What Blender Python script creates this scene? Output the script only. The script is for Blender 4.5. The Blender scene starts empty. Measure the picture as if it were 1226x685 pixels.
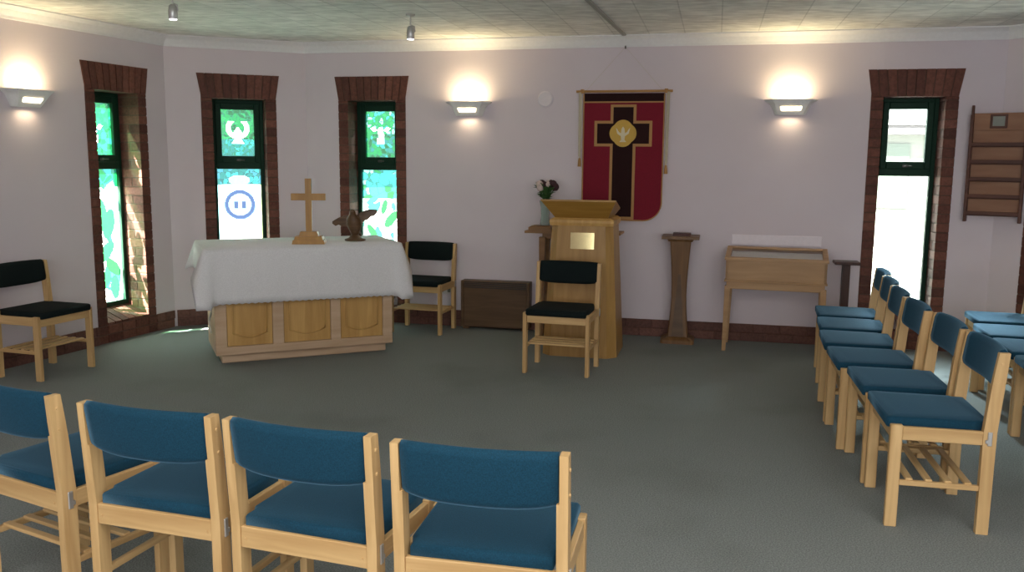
import bpy, bmesh, math, random
from mathutils import Vector, Matrix, noise
random.seed(7)
C = bpy.context.scene.collection
SC = bpy.context.scene
PI = math.pi
def R(d): return math.radians(d)

# ------------------------------------------------------------------ materials
def newmat(name):
    m = bpy.data.materials.new(name); m.use_nodes = True
    nt = m.node_tree; b = nt.nodes['Principled BSDF']
    return m, nt, b
def N(nt, t, **kw):
    n = nt.nodes.new(t)
    for k, v in kw.items(): setattr(n, k, v)
    return n
def ramp(nt, src, stops):
    r = N(nt, 'ShaderNodeValToRGB'); e = r.color_ramp.elements
    e[0].position, e[0].color = stops[0][0], (*stops[0][1], 1)
    e[1].position, e[1].color = stops[-1][0], (*stops[-1][1], 1)
    for p, c in stops[1:-1]:
        x = e.new(p); x.color = (*c, 1)
    nt.links.new(src, r.inputs[0]); return r.outputs[0]
def coords(nt, scale=(1, 1, 1), rotz=0, src='Object'):
    tc = N(nt, 'ShaderNodeTexCoord'); mp = N(nt, 'ShaderNodeMapping')
    mp.inputs['Scale'].default_value = scale; mp.inputs['Rotation'].default_value = (0, 0, rotz)
    nt.links.new(tc.outputs[src], mp.inputs[0]); return mp.outputs[0]
def bump(nt, b, h, strength=.2, dist=.01):
    bp = N(nt, 'ShaderNodeBump'); bp.inputs['Strength'].default_value = strength
    bp.inputs['Distance'].default_value = dist
    nt.links.new(h, bp.inputs['Height']); nt.links.new(bp.outputs[0], b.inputs['Normal'])
def plain(name, col, rough=.6, metal=0, spec=.5):
    m, nt, b = newmat(name)
    b.inputs['Base Color'].default_value = (*col, 1); b.inputs['Roughness'].default_value = rough
    b.inputs['Metallic'].default_value = metal; b.inputs['Specular IOR Level'].default_value = spec
    nz = N(nt, 'ShaderNodeTexNoise'); nz.inputs['Scale'].default_value = 35
    nt.links.new(coords(nt), nz.inputs['Vector'])
    nt.links.new(ramp(nt, nz.outputs[0], [(.3, tuple(c*.97 for c in col)), (.7, tuple(min(1, c*1.02) for c in col))]), b.inputs['Base Color'])
    return m
def wood(name, dark, light, axis='z', rough=.45, grain=26):
    m, nt, b = newmat(name)
    sc = {'x': (1.6, grain, grain), 'y': (grain, 1.6, grain), 'z': (grain, grain, 1.6)}[axis]
    nz = N(nt, 'ShaderNodeTexNoise'); nz.inputs['Scale'].default_value = 1.0
    nz.inputs['Detail'].default_value = 5; nz.inputs['Distortion'].default_value = .6
    nt.links.new(coords(nt, sc), nz.inputs['Vector'])
    nt.links.new(ramp(nt, nz.outputs[0], [(.3, dark), (.52, tuple((a+c)/2 for a, c in zip(dark, light))), (.72, light)]), b.inputs['Base Color'])
    b.inputs['Roughness'].default_value = rough; b.inputs['Specular IOR Level'].default_value = .35
    bump(nt, b, nz.outputs[0], .06, .003)
    return m
def fabric(name, col, sheen=.3):
    m, nt, b = newmat(name)
    nz = N(nt, 'ShaderNodeTexNoise'); nz.inputs['Scale'].default_value = 260; nz.inputs['Detail'].default_value = 3
    nt.links.new(coords(nt), nz.inputs['Vector'])
    nt.links.new(ramp(nt, nz.outputs[0], [(.3, tuple(c*.72 for c in col)), (.7, tuple(c*1.25 for c in col))]), b.inputs['Base Color'])
    b.inputs['Roughness'].default_value = .85; b.inputs['Specular IOR Level'].default_value = .2
    b.inputs['Sheen Weight'].default_value = sheen; b.inputs['Sheen Roughness'].default_value = .4
    b.inputs['Sheen Tint'].default_value = (.35, .7, 1, 1)
    bump(nt, b, nz.outputs[0], .25, .002)
    return m
def emis(name, col, strength):
    m, nt, b = newmat(name)
    b.inputs['Base Color'].default_value = (*col, 1)
    b.inputs['Emission Color'].default_value = (*col, 1); b.inputs['Emission Strength'].default_value = strength
    return m

M = {}
M['beech_z'] = wood('beech_upright', (.48, .285, .115), (.69, .46, .215), 'z')
M['beech_x'] = wood('beech_across', (.48, .285, .115), (.69, .46, .215), 'x')
M['beech_y'] = wood('beech_lengthwise', (.46, .27, .105), (.67, .44, .205), 'y')
M['oak_z'] = wood('oak_upright', (.32, .165, .042), (.45, .255, .078), 'z', .4, 18)
M['oak_x'] = wood('oak_across', (.31, .16, .04), (.44, .25, .075), 'x', .4, 18)
M['oak_flare_shaded'] = wood('oak_flare_shaded', (.27, .135, .022), (.38, .20, .04), 'x', .4, 18)  # darker oak, shade of the down-facing desk front put into the colour
M['altar_panel'] = wood('altar_panel_oak', (.46, .25, .07), (.62, .37, .125), 'z', .45, 20)
M['altar_frame'] = wood('altar_frame_oak', (.50, .33, .20), (.62, .44, .29), 'x', .5, 16)
M['cross_wood'] = wood('cross_oak', (.34, .16, .032), (.48, .25, .06), 'z', .4, 20)
M['case_wood'] = wood('case_oak', (.36, .20, .09), (.48, .29, .14), 'x', .45, 16)
M['dark_wood'] = wood('dark_oak', (.085, .045, .020), (.15, .082, .038), 'x', .45, 16)
M['stand_wood'] = wood('pedestal_oak', (.125, .058, .020), (.215, .108, .040), 'z', .45, 20)
M['stand_dark'] = wood('mahogany', (.035, .012, .008), (.075, .026, .016), 'z', .4, 20)
M['rack_wood'] = wood('rack_panel_wood', (.25, .115, .06), (.34, .17, .095), 'x', .5, 12)
M['rack_dark'] = wood('rack_rail_wood', (.075, .026, .016), (.12, .044, .026), 'x', .5, 14)
M['shelf_wood'] = wood('brown_shelf_wood', (.20, .095, .032), (.30, .155, .06), 'x', .45, 16)
M['bird_wood'] = wood('bird_bronze', (.07, .036, .016), (.15, .085, .04), 'x', .35, 30)
M['teal'] = fabric('teal_blue_fabric', (.005, .040, .072), .28)
M['black'] = fabric('black_green_fabric', (.004, .009, .009), .0)
M['metal'] = plain('brushed_steel', (.62, .60, .58), .4, .8)
M['dark_metal'] = plain('dark_metal', (.10, .09, .08), .4, .6)
M['brass'] = plain('brass', (.62, .52, .26), .10, 1)
M['plaster'] = plain('white_plaster', (.80, .79, .80), .7)
M['frame_green'] = plain('dark_green_paint', (.004, .034, .016), .6, 0, .25)
M['lamp_white'] = plain('lamp_plaster', (.86, .85, .82), .6)
M['cream_rope'] = plain('cream_ribbon', (.55, .48, .36), .8)
M['gold_cloth'] = plain('gold_braid', (.44, .23, .075), .7)
M['maroon'] = fabric('maroon_velvet', (.022, .006, .006), .0)
M['crimson'] = fabric('crimson_cloth', (.20, .012, .026), .0)
M['motif_gold'] = plain('gold_applique', (.60, .36, .05), .6)
M['motif_white'] = plain('white_applique', (.72, .64, .45), .7)
M['white_plastic'] = plain('white_plastic', (.66, .63, .62), .5)
M['leaf'] = plain('leaf_green', (.05, .125, .03), .6)
M['petal_dark'] = plain('plum_petal', (.045, .014, .018), .7)
M['petal_pale'] = plain('pale_petal', (.60, .47, .44), .7)
M['card'] = plain('grey_card', (.24, .25, .22), .6)

def mat_wall():
    m, nt, b = newmat('pink_grey_paint')
    nz = N(nt, 'ShaderNodeTexNoise'); nz.inputs['Scale'].default_value = 1.3; nz.inputs['Detail'].default_value = 4
    nt.links.new(coords(nt), nz.inputs['Vector'])
    nt.links.new(ramp(nt, nz.outputs[0], [(.3, (.655, .575, .610)), (.7, (.695, .615, .650))]), b.inputs['Base Color'])
    b.inputs['Roughness'].default_value = .75; b.inputs['Specular IOR Level'].default_value = .25
    n2 = N(nt, 'ShaderNodeTexNoise'); n2.inputs['Scale'].default_value = 70
    nt.links.new(coords(nt), n2.inputs['Vector']); bump(nt, b, n2.outputs[0], .08, .004)
    return m
M['wall'] = mat_wall()
def mat_carpet():
    m, nt, b = newmat('grey_green_carpet')
    n1 = N(nt, 'ShaderNodeTexNoise'); n1.inputs['Scale'].default_value = 160; n1.inputs['Detail'].default_value = 3
    nt.links.new(coords(nt), n1.inputs['Vector'])
    n2 = N(nt, 'ShaderNodeTexNoise'); n2.inputs['Scale'].default_value = .9; n2.inputs['Detail'].default_value = 4.2
    nt.links.new(coords(nt), n2.inputs['Vector'])
    c1 = ramp(nt, n1.outputs[0], [(.32, (.148, .164, .156)), (.5, (.222, .238, .228)), (.68, (.31, .322, .310))])
    c2 = ramp(nt, n2.outputs[0], [(.34, (.82, .82, .80)), (.46, (.96, .96, .96)), (.75, (1, 1, 1))])
    mx = N(nt, 'ShaderNodeMix', data_type='RGBA', blend_type='MULTIPLY'); mx.inputs[0].default_value = .8
    nt.links.new(c1, mx.inputs[6]); nt.links.new(c2, mx.inputs[7])
    nt.links.new(mx.outputs[2], b.inputs['Base Color'])
    b.inputs['Roughness'].default_value = .95; b.inputs['Specular IOR Level'].default_value = .1
    bump(nt, b, n1.outputs[0], .5, .006)
    return m
M['carpet'] = mat_carpet()
WALL_ROT = R(-12.9)
def mat_ceiling():
    m, nt, b = newmat('textured_ceiling_tiles')
    v = coords(nt, (1, 1, 1), -WALL_ROT)
    br = N(nt, 'ShaderNodeTexBrick'); br.inputs['Scale'].default_value = 1
    br.offset = 0; br.inputs['Brick Width'].default_value = .3; br.inputs['Row Height'].default_value = .3
    br.inputs['Mortar Size'].default_value = .006; br.inputs['Mortar Smooth'].default_value = .4
    br.inputs['Color1'].default_value = (.95, .94, .89, 1); br.inputs['Color2'].default_value = (.84, .84, .79, 1)
    br.inputs['Mortar'].default_value = (.70, .70, .66, 1)
    nt.links.new(v, br.inputs['Vector'])
    nz = N(nt, 'ShaderNodeTexNoise'); nz.inputs['Scale'].default_value = 1; nz.inputs['Detail'].default_value = 4
    nt.links.new(coords(nt, (7, 16, 1), -WALL_ROT), nz.inputs['Vector'])
    c2 = ramp(nt, nz.outputs[0], [(.35, (.74, .74, .74)), (.65, (1, 1, 1))])
    mx = N(nt, 'ShaderNodeMix', data_type='RGBA', blend_type='MULTIPLY'); mx.inputs[0].default_value = 1
    nt.links.new(br.outputs[0], mx.inputs[6]); nt.links.new(c2, mx.inputs[7])
    nt.links.new(mx.outputs[2], b.inputs['Base Color'])
    b.inputs['Roughness'].default_value = .8
    bump(nt, b, nz.outputs[0], .5, .02)
    return m
M['ceiling'] = mat_ceiling()
def mat_brick(name, stops):
    m, nt, b = newmat(name)
    g = N(nt, 'ShaderNodeNewGeometry')
    nz = N(nt, 'ShaderNodeTexNoise'); nz.inputs['Scale'].default_value = 45; nz.inputs['Detail'].default_value = 4
    nt.links.new(coords(nt), nz.inputs['Vector'])
    c = ramp(nt, g.outputs['Random Per Island'], stops)
    mx = N(nt, 'ShaderNodeMix', data_type='RGBA', blend_type='MULTIPLY'); mx.inputs[0].default_value = .7
    nt.links.new(c, mx.inputs[6]); nt.links.new(ramp(nt, nz.outputs[0], [(.3, (.6, .6, .6)), (.7, (1.2, 1.2, 1.2))]), mx.inputs[7])
    nt.links.new(mx.outputs[2], b.inputs['Base Color']); b.inputs['Roughness'].default_value = .7
    b.inputs['Specular IOR Level'].default_value = .3
    bump(nt, b, nz.outputs[0], .3, .004)
    return m
M['brick'] = mat_brick('red_brown_brick', [(0, (.095, .034, .024)), (.5, (.14, .050, .034)), (1, (.19, .072, .048))])
M['skirt'] = mat_brick('brown_skirting_brick', [(0, (.125, .055, .042)), (1, (.18, .08, .06))])
M['mortar'] = plain('mortar', (.11, .055, .038), .9)
def mat_glass(name, tint=(1, 1, 1), gl=.12):
    m = bpy.data.materials.new(name); m.use_nodes = True; nt = m.node_tree; nt.nodes.clear()
    o = N(nt, 'ShaderNodeOutputMaterial'); t = N(nt, 'ShaderNodeBsdfTransparent'); g = N(nt, 'ShaderNodeBsdfGlossy')
    t.inputs[0].default_value = (*tint, 1); g.inputs['Roughness'].default_value = .03
    mx = N(nt, 'ShaderNodeMixShader'); fr = N(nt, 'ShaderNodeFresnel'); fr.inputs[0].default_value = 1.35
    nt.links.new(fr.outputs[0], mx.inputs[0]); nt.links.new(t.outputs[0], mx.inputs[1]); nt.links.new(g.outputs[0], mx.inputs[2])
    nt.links.new(mx.outputs[0], o.inputs[0]); return m
def mat_frost(name, col):
    m = bpy.data.materials.new(name); m.use_nodes = True; nt = m.node_tree; nt.nodes.clear()
    o = N(nt, 'ShaderNodeOutputMaterial'); t = N(nt, 'ShaderNodeBsdfTransparent'); d = N(nt, 'ShaderNodeBsdfPrincipled')
    d.inputs['Base Color'].default_value = (*col, 1); d.inputs['Roughness'].default_value = .1
    mx = N(nt, 'ShaderNodeMixShader'); mx.inputs[0].default_value = .55
    nt.links.new(t.outputs[0], mx.inputs[1]); nt.links.new(d.outputs[0], mx.inputs[2]); nt.links.new(mx.outputs[0], o.inputs[0]); return m
M['glass'] = mat_glass('clear_glass', (.93, .97, .95))
M['vase_glass'] = mat_frost('vase_glass', (.42, .50, .46))
M['case_glass'] = mat_glass('case_glass', (.97, .98, .99))
def mat_stained():
    m = bpy.data.materials.new('stained_glass'); m.use_nodes = True; nt = m.node_tree; nt.nodes.clear()
    o = N(nt, 'ShaderNodeOutputMaterial'); at = N(nt, 'ShaderNodeAttribute', attribute_name='Col')
    t = N(nt, 'ShaderNodeBsdfTransparent'); tl = N(nt, 'ShaderNodeBsdfTranslucent')
    nz = N(nt, 'ShaderNodeTexNoise'); nz.inputs['Scale'].default_value = 40
    nt.links.new(coords(nt), nz.inputs['Vector'])
    mc = N(nt, 'ShaderNodeMix', data_type='RGBA', blend_type='MULTIPLY'); mc.inputs[0].default_value = .25
    nt.links.new(at.outputs['Color'], mc.inputs[6]); nt.links.new(ramp(nt, nz.outputs[0], [(.3, (.6, .6, .6)), (.7, (1, 1, 1))]), mc.inputs[7])
    lt = N(nt, 'ShaderNodeMix', data_type='RGBA'); lt.inputs[0].default_value = .04; lt.inputs[7].default_value = (1, 1, 1, 1)
    nt.links.new(mc.outputs[2], lt.inputs[6]); nt.links.new(lt.outputs[2], t.inputs[0]); nt.links.new(mc.outputs[2], tl.inputs[0])
    mx = N(nt, 'ShaderNodeMixShader'); mx.inputs[0].default_value = .45
    nt.links.new(t.outputs[0], mx.inputs[1]); nt.links.new(tl.outputs[0], mx.inputs[2])
    nt.links.new(mx.outputs[0], o.inputs[0]); return m
M['stained'] = mat_stained()
M['cloth'] = None
def mat_cloth():
    m, nt, b = newmat('white_linen')
    nz = N(nt, 'ShaderNodeTexNoise'); nz.inputs['Scale'].default_value = 120
    nt.links.new(coords(nt), nz.inputs['Vector'])
    nt.links.new(ramp(nt, nz.outputs[0], [(.3, (.70, .68, .68)), (.7, (.78, .76, .76))]), b.inputs['Base Color'])
    b.inputs['Roughness'].default_value = .9; b.inputs['Specular IOR Level'].default_value = .15
    bump(nt, b, nz.outputs[0], .15, .002); return m
M['cloth'] = mat_cloth()
M['bulb'] = emis('warm_bulb', (1, .84, .55), 9)
M['spot_lens'] = emis('spot_lens', (1, .93, .95), 3)

# ------------------------------------------------------------------ mesh helpers
def box(bm, lo, hi, bevel=0, seg=1, mat=None):
    vs = []
    for z in (lo[2], hi[2]):
        for y in (lo[1], hi[1]):
            for x in (lo[0], hi[0]): vs.append(bm.verts.new((x, y, z)))
    f = [(0, 2, 3, 1), (4, 5, 7, 6), (0, 1, 5, 4), (2, 6, 7, 3), (0, 4, 6, 2), (1, 3, 7, 5)]
    fs = [bm.faces.new([vs[i] for i in q]) for q in f]
    if mat is not None:
        bmesh.ops.transform(bm, matrix=mat, verts=vs)
    if bevel:
        es = list({e for q in fs for e in q.edges})
        bmesh.ops.bevel(bm, geom=es, offset=bevel, segments=seg, profile=.5, affect='EDGES')
    return vs
def prism(bm, pts, y0, y1):            # pts in x,z ; extruded along y
    a = [bm.verts.new((x, y0, z)) for x, z in pts]; b = [bm.verts.new((x, y1, z)) for x, z in pts]
    n = len(pts)
    bm.faces.new(a); bm.faces.new(b[::-1])
    for i in range(n):
        j = (i+1) % n; bm.faces.new((a[j], a[i], b[i], b[j]))
def loft(bm, rings, cap=True):         # rings of equal length, bottom to top
    vr = [[bm.verts.new(p) for p in r] for r in rings]; n = len(vr[0])
    for a, b in zip(vr, vr[1:]):
        for i in range(n):
            j = (i+1) % n; bm.faces.new((a[i], a[j], b[j], b[i]))
    if cap:
        bm.faces.new(vr[0][::-1]); bm.faces.new(vr[-1])
def rrect(w, d, z, ch=0, cx=0, cy=0):  # rectangle ring, optional chamfer
    a, b = w/2, d/2
    if not ch: p = [(-a, -b), (a, -b), (a, b), (-a, b)]
    else: p = [(-a+ch, -b), (a-ch, -b), (a, -b+ch), (a, b-ch), (a-ch, b), (-a+ch, b), (-a, b-ch), (-a, -b+ch)]
    return [(cx+x, cy+y, z) for x, y in p]
def lathe(bm, prof, n=24, cx=0, cy=0):
    loft(bm, [[(cx+r*math.cos(2*PI*i/n), cy+r*math.sin(2*PI*i/n), z) for i in range(n)] for r, z in prof])
def tube(bm, path, r, n=8):
    path = [Vector(p) for p in path]; rings = []
    rr = r if isinstance(r, (list, tuple)) else [r]*len(path)
    up = Vector((0, 0, 1))
    for i, p in enumerate(path):
        t = (path[min(i+1, len(path)-1)]-path[max(i-1, 0)]).normalized()
        a = t.cross(up if abs(t.dot(up)) < .95 else Vector((1, 0, 0))).normalized(); b = t.cross(a)
        rings.append([p+(a*math.cos(2*PI*k/n)+b*math.sin(2*PI*k/n))*rr[i] for k in range(n)])
    loft(bm, rings)
def new(): return bmesh.new()
def obj(name, bm, mat, parent=None, smooth=False, loc=None, rotz=None):
    bmesh.ops.recalc_face_normals(bm, faces=bm.faces)
    me = bpy.data.meshes.new(name); bm.to_mesh(me); bm.free()
    for mm in (mat if isinstance(mat, (list, tuple)) else [mat]): me.materials.append(mm)
    if smooth:
        for p in me.polygons: p.use_smooth = True
    o = bpy.data.objects.new(name, me); C.objects.link(o)
    if parent: o.parent = parent
    if loc: o.location = loc
    if rotz is not None: o.rotation_euler = (0, 0, rotz)
    return o
def tag(o, label=None, cat=None, group=None, kind=None):
    if label: o['label'] = label
    if cat: o['category'] = cat
    if group: o['group'] = group
    if kind: o['kind'] = kind
    return o
def thing(name, label, cat, loc=(0, 0, 0), rotz=0, group=None, kind=None):
    o = bpy.data.objects.new(name, None); C.objects.link(o); o.empty_display_size = .1
    o.location = loc; o.rotation_euler = (0, 0, rotz)
    return tag(o, label, cat, group, kind)
def kids(o): return [c for c in ALLOBJ() if c.parent == o]
def ALLOBJ(): return list(bpy.data.objects)
def dup(root, loc, rotz, label):
    ch = [c for c in bpy.data.objects if c.parent == root]
    gch = {c: [g for g in bpy.data.objects if g.parent == c] for c in ch}
    r = root.copy(); C.objects.link(r); r.location = loc; r.rotation_euler = (0, 0, rotz); r['label'] = label
    for c in ch:
        k = c.copy(); C.objects.link(k); k.parent = r
        for g in gch[c]:
            h = g.copy(); C.objects.link(h); h.parent = k
    return r

# ------------------------------------------------------------------ room geometry
PA = Vector((-3.138, 8.064, 0)); PB = Vector((-1.981, 8.544, 0)); PC = Vector((3.932, 7.186, 0))
PL0 = Vector((-3.6, 6.781, 0)); dl = (PA-PL0).normalized()
PL = PL0 - dl*2.6                         # left splay wall starts here
PR = PC + Vector((.531, -.847, 0)).normalized()*2.9
YB = -3.2
P0 = Vector((PL.x, YB, 0)); P1 = Vector((PR.x, YB, 0))
HC = 2.64
class Wall:
    def __init__(s, a, b):
        s.a, s.b = a, b; s.d = (b-a).normalized(); s.L = (b-a).length
        s.n = Vector((s.d.y, -s.d.x, 0)); s.rot = math.atan2(s.d.y, s.d.x)
    def p(s, t, off=0, z=0): q = s.a+s.d*t+s.n*off; return (q.x, q.y, z)
WL, WB, WM, WR = Wall(PL, PA), Wall(PA, PB), Wall(PB, PC), Wall(PC, PR)
WLS = 2.6                                  # s=0 of the measured left wall
TH = .30
def build_wall(name, w, holes):
    bm = new(); x = -.0; e0, e1 = -.12, w.L+.12
    xs = e0
    for c, hw, ht in sorted(holes):
        box(bm, (xs, 0, -.02), (c-hw, TH, HC+.02)); box(bm, (c-hw, 0, ht), (c+hw, TH, HC+.02)); xs = c+hw
    box(bm, (xs, 0, -.02), (e1, TH, HC+.02))
    o = obj(name, bm, M['wall'], None, loc=w.p(0), rotz=w.rot); o['kind'] = 'structure'
    return o
HW, HT = .335, 2.325
WINS = [(WL, WLS+.78), (WB, .637), (WM, .668), (WM, 5.40), (WR, .58)]
# the ends of adjoining walls run past the corner outside the room only
def build_wall_mitre(name, w, holes, e0=0., e1=0.):
    bm = new(); xs = 0.
    def piece(x0, x1, z0, z1, m0=0., m1=0.):
        pts = [(x0, 0), (x1, 0), (x1+m1, TH), (x0-m0, TH)]
        loft(bm, [[(a, b, z0) for a, b in pts], [(a, b, z1) for a, b in pts]])
    hs = sorted(holes); first = True
    for c, hw, ht in hs:
        piece(xs, c-hw, -.02, HC+.02, e0 if first else 0, 0); piece(c-hw, c+hw, ht, HC+.02); xs = c+hw; first = False
    piece(xs, w.L, -.02, HC+.02, e0 if first else 0, e1)
    o = obj(name, bm, M['wall'], None, loc=w.p(0), rotz=w.rot); o['kind'] = 'structure'
def mit(w1, w2):                          # outward mitre length at the joint w1->w2
    a = (w1.rot-w2.rot); return math.tan(a/2)*TH
segs = [Wall(P0, PL), WL, WB, WM, WR, Wall(PR, P1), Wall(P1, P0)]
names = ['wall_nave_left', 'wall_left', 'wall_bay', 'wall_back', 'wall_right', 'wall_nave_right', 'wall_rear']
for i, (w, nm) in enumerate(zip(segs, names)):
    pw, nw = segs[i-1], segs[(i+1) % 7]
    def tn(a, b):
        d = (a-b+PI) % (2*PI)-PI
        return math.tan(d/2)*TH
    build_wall_mitre(nm, w, [(c, HW, HT) for ww, c in WINS if ww is w], tn(pw.rot, w.rot), tn(w.rot, nw.rot))
bm = new(); room = [P0, PL, PA, PB, PC, PR, P1]
bm.faces.new([bm.verts.new((p.x, p.y, 0)) for p in room][::-1])
# thickness below the carpet
f = bm.faces[:] if hasattr(bm.faces, 'ensure_lookup_table') else list(bm.faces)
r = bmesh.ops.extrude_face_region(bm, geom=list(bm.faces)); bmesh.ops.translate(bm, vec=(0, 0, -.05), verts=[v for v in r['geom'] if isinstance(v, bmesh.types.BMVert)])
o = obj('floor', bm, M['carpet']); o['kind'] = 'structure'
bm = new(); bm.faces.new([bm.verts.new((p.x, p.y, HC)) for p in room])
r = bmesh.ops.extrude_face_region(bm, geom=list(bm.faces)); bmesh.ops.translate(bm, vec=(0, 0, .06), verts=[v for v in r['geom'] if isinstance(v, bmesh.types.BMVert)])
o = obj('ceiling', bm, M['ceiling']); o['kind'] = 'structure'

# cornice (coving) per wall and brick skirting per wall
def cornice(name, w, a0, a1):
    bm = new(); prof = [(0, HC-.095), (-.012, HC-.095), (-.020, HC-.075), (-.05, HC-.035), (-.082, HC-.014), (-.092, HC-.010), (-.092, HC), (0, HC)]
    rings = []
    for s, k in ((0, a0), (w.L, a1)):
        rings.append([(s - (y*k if s == 0 else -y*k), y, z) for y, z in prof])
    loft(bm, rings); o = obj(name, bm, M['plaster'], loc=w.p(0), rotz=w.rot); o['kind'] = 'structure'
nm2 = ['left', 'bay', 'back', 'right']
for i, (w, s) in enumerate(zip([WL, WB, WM, WR], nm2)):
    k0 = -math.tan((segs[i].rot-w.rot)/2) if i else 0
    k1 = -math.tan((w.rot-segs[i+2].rot)/2) if i < 3 else 0
    cornice('trim_cornice_'+s, w, k0 and -k0, k1 and -k1)
HB = .155
def skirting(name, w, holes):
    bm = new(); spans = []; x = .018
    for c in holes: spans.append((x, c-HW)); x = c+HW
    spans.append((x, w.L-.018))
    for a, b in spans:
        box(bm, (a, -.006, 0), (b, 0, HB-.004))
        for k, z in enumerate((0, .0785)):
            xx = a - (k*.1125)
            while xx < b:
                x0, x1 = max(a, xx), min(b, xx+.215)
                if x1-x0 > .012: box(bm, (x0, -.018, z), (x1, -.001, z+.0735), .003)
                xx += .222
    o = obj(name, bm, M['skirt'], loc=w.p(0), rotz=w.rot); o['kind'] = 'structure'
for w, s in zip([WL, WB, WM, WR], nm2): skirting('baseboard_'+s, w, [c for ww, c in WINS if ww is w])
# ceiling joint strip
bm = new(); box(bm, (-.028, -3.4, HC-.012), (.028, 0, HC+.001), .003)
# ------------------------------------------------------------------ stained glass art
def ell(u, v, cu, cv, a, b, ang):
    c, s = math.cos(ang), math.sin(ang); x, y = u-cu, v-cv
    return ((c*x+s*y)/a)**2+((-s*x+c*y)/b)**2
GREEN, DKG, TEAL, CYAN, PALE, WHITE, BLUE = (.003, .115, .030), (.002, .050, .016), (.008, .09, .082), (.016, .19, .175), (.13, .31, .285), (.9, 1, .98), (.002, .018, .07)
def cellcol(u, v, sc, pal, seed):
    p = Vector((u*sc, v*sc, seed)); d, pts = noise.voronoi(p); k = pts[0]
    h = (math.sin(k.x*12.99+k.y*78.2+seed)*43758.5) % 1
    lead = d[1]-d[0] < .07
    return pal[int(h*len(pal)) % len(pal)], lead
def dove(u, v, cu, cv, s):             # bird with raised curved wings
    x, y = (u-cu)/s, (v-cv)/s
    ring = .62 < math.hypot(x, y-.15) < 1.0 and y < .75 and not (abs(x) < .30 and y > .0)
    body = ell(x, y, 0, -.45, .38, .50, 0) < 1 or (abs(x) < .42*(-y-.7)/.5+.12 and -1.25 < y < -.7)
    head = ell(x, y, 0, .02, .15, .22, 0) < 1
    return ring or body or head
def flying(u, v, cu, cv, s):           # bird spreading both wings
    x, y = (u-cu)/s, (v-cv)/s
    w = abs(x) < 1.2 and (.15-.55*abs(abs(x)-.55)) > abs(y-.25*abs(x))*.75
    return w or ell(x, y, .05, -.25, .22, .55, .25) < 1 or (abs(x) < .30 and -1.0 < y < -.5)
def leaf(u, v, lst):
    for cu, cv, a, b, an, col in lst:
        if ell(u, v, cu, cv, a, b, an) < 1: return col
LEAVES = [(-.10, .28, .07, .028, .5, CYAN), (.02, .22, .075, .030, 1.3, GREEN), (.09, .10, .10, .045, .9, GREEN), (-.11, -.02, .08, .035, 2.2, GREEN), (.04, -.14, .09, .04, .35, TEAL),
          (-.12, -.22, .09, .038, .9, GREEN), (.12, -.28, .08, .035, 2.0, GREEN), (-.02, -.40, .09, .04, .5, GREEN), (.13, -.46, .08, .034, 1.2, TEAL), (-.13, -.50, .08, .035, 2.1, GREEN)]
LEAVES1 = [(c[0]*.9, c[1], c[2]*1.35, c[3]*1.5, c[4]+.4, GREEN if i % 3 else DKG) for i, c in enumerate(LEAVES)]
def art(kind, u, v):                    # u across (m), v up from pane centre (m)
    if kind == 'bird_up':
        if dove(u, v, 0, .03, .105): return WHITE
        c, l = cellcol(u, v, 27, [GREEN, DKG, (.006, .14, .04)] if v > -.06 else [TEAL, CYAN, (.008, .12, .12)], 3)
        return (.005, .08, .04) if l else c
    if kind == 'bird_fly':
        if flying(u, v, -.005, .03, .125): return WHITE
        c, l = cellcol(u, v, 24, [GREEN, PALE, CYAN, (.006, .14, .04)] if v > 0 else [GREEN, TEAL, CYAN, DKG], 8)
        return (.005, .08, .04) if l else c
    if kind == 'bird_side':
        if flying(u, v, -.04, .0, .12): return WHITE
        c, l = cellcol(u, v, 22, [GREEN, DKG, TEAL, (.006, .14, .04)], 5)
        return (.005, .07, .035) if l else c
    if kind == 'ring':
        r = math.hypot(u, v-.235)
        if v > .43:
            if ell(u, v, 0, .47, .10, .05, 0) < 1: return (.14, .24, .17)
            c, l = cellcol(u, v, 20, [TEAL, CYAN, (.02, .13, .17)], 2); return (.008, .06, .06) if l else c
        if .104 < r < .146: return BLUE if r < .136 else (.018, .06, .16)
        if r < .104:
            if abs(abs(u)-.034) < .019 and abs(v-.235) < .036: return BLUE
            return (.24, .34, .38)
        if v < -.14 and ell(u, v, 0, -.34, .19, .20, 0) < 1:
            c, l = cellcol(u, v, 14, [PALE, (.25, .42, .40), WHITE], 4); return c
        return WHITE if abs(u) < .165 else (.6, .8, .35) if u > 0 else (.25, .6, .65)
    if kind in ('leaves', 'leaves_green'):
        c = leaf(u, v, LEAVES if kind == 'leaves' else LEAVES1)
        if not c and kind == 'leaves' and noise.noise(Vector((u*10, v*7, 8))) > .22: c = CYAN
        if c: return c
        if v > .30 and kind == 'leaves':
            c, l = cellcol(u, v, 13, [CYAN, CYAN, GREEN, PALE], 6); return (.008, .09, .075) if l else c
        if kind == 'leaves_green' and (v > .42 or noise.noise(Vector((u*7, v*4, 3))) > .25):
            c, l = cellcol(u, v, 11, [CYAN, GREEN, PALE], 9); return (.008, .09, .075) if l else c
        return PALE if noise.noise(Vector((u*9, v*6, 1))) > .28 else WHITE
def stained_pane(name, w, h, y, zc, kind, parent, flip=1):
    st = .008; nx, nz = int(w/st), int(h/st); bm = new(); g = []
    for j in range(nz+1): g.append([bm.verts.new((-w/2+w*i/nx, y, zc-h/2+h*j/nz)) for i in range(nx+1)])
    lay = bm.loops.layers.float_color.new('Col')
    for j in range(nz):
        for i in range(nx):
            f = bm.faces.new((g[j][i], g[j][i+1], g[j+1][i+1], g[j+1][i]))
            col = art(kind, flip*(-w/2+w*(i+.5)/nx), -h/2+h*(j+.5)/nz)
            for l in f.loops: l[lay] = (*col, 1)
    return obj(name, bm, M['stained'], parent)

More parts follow.
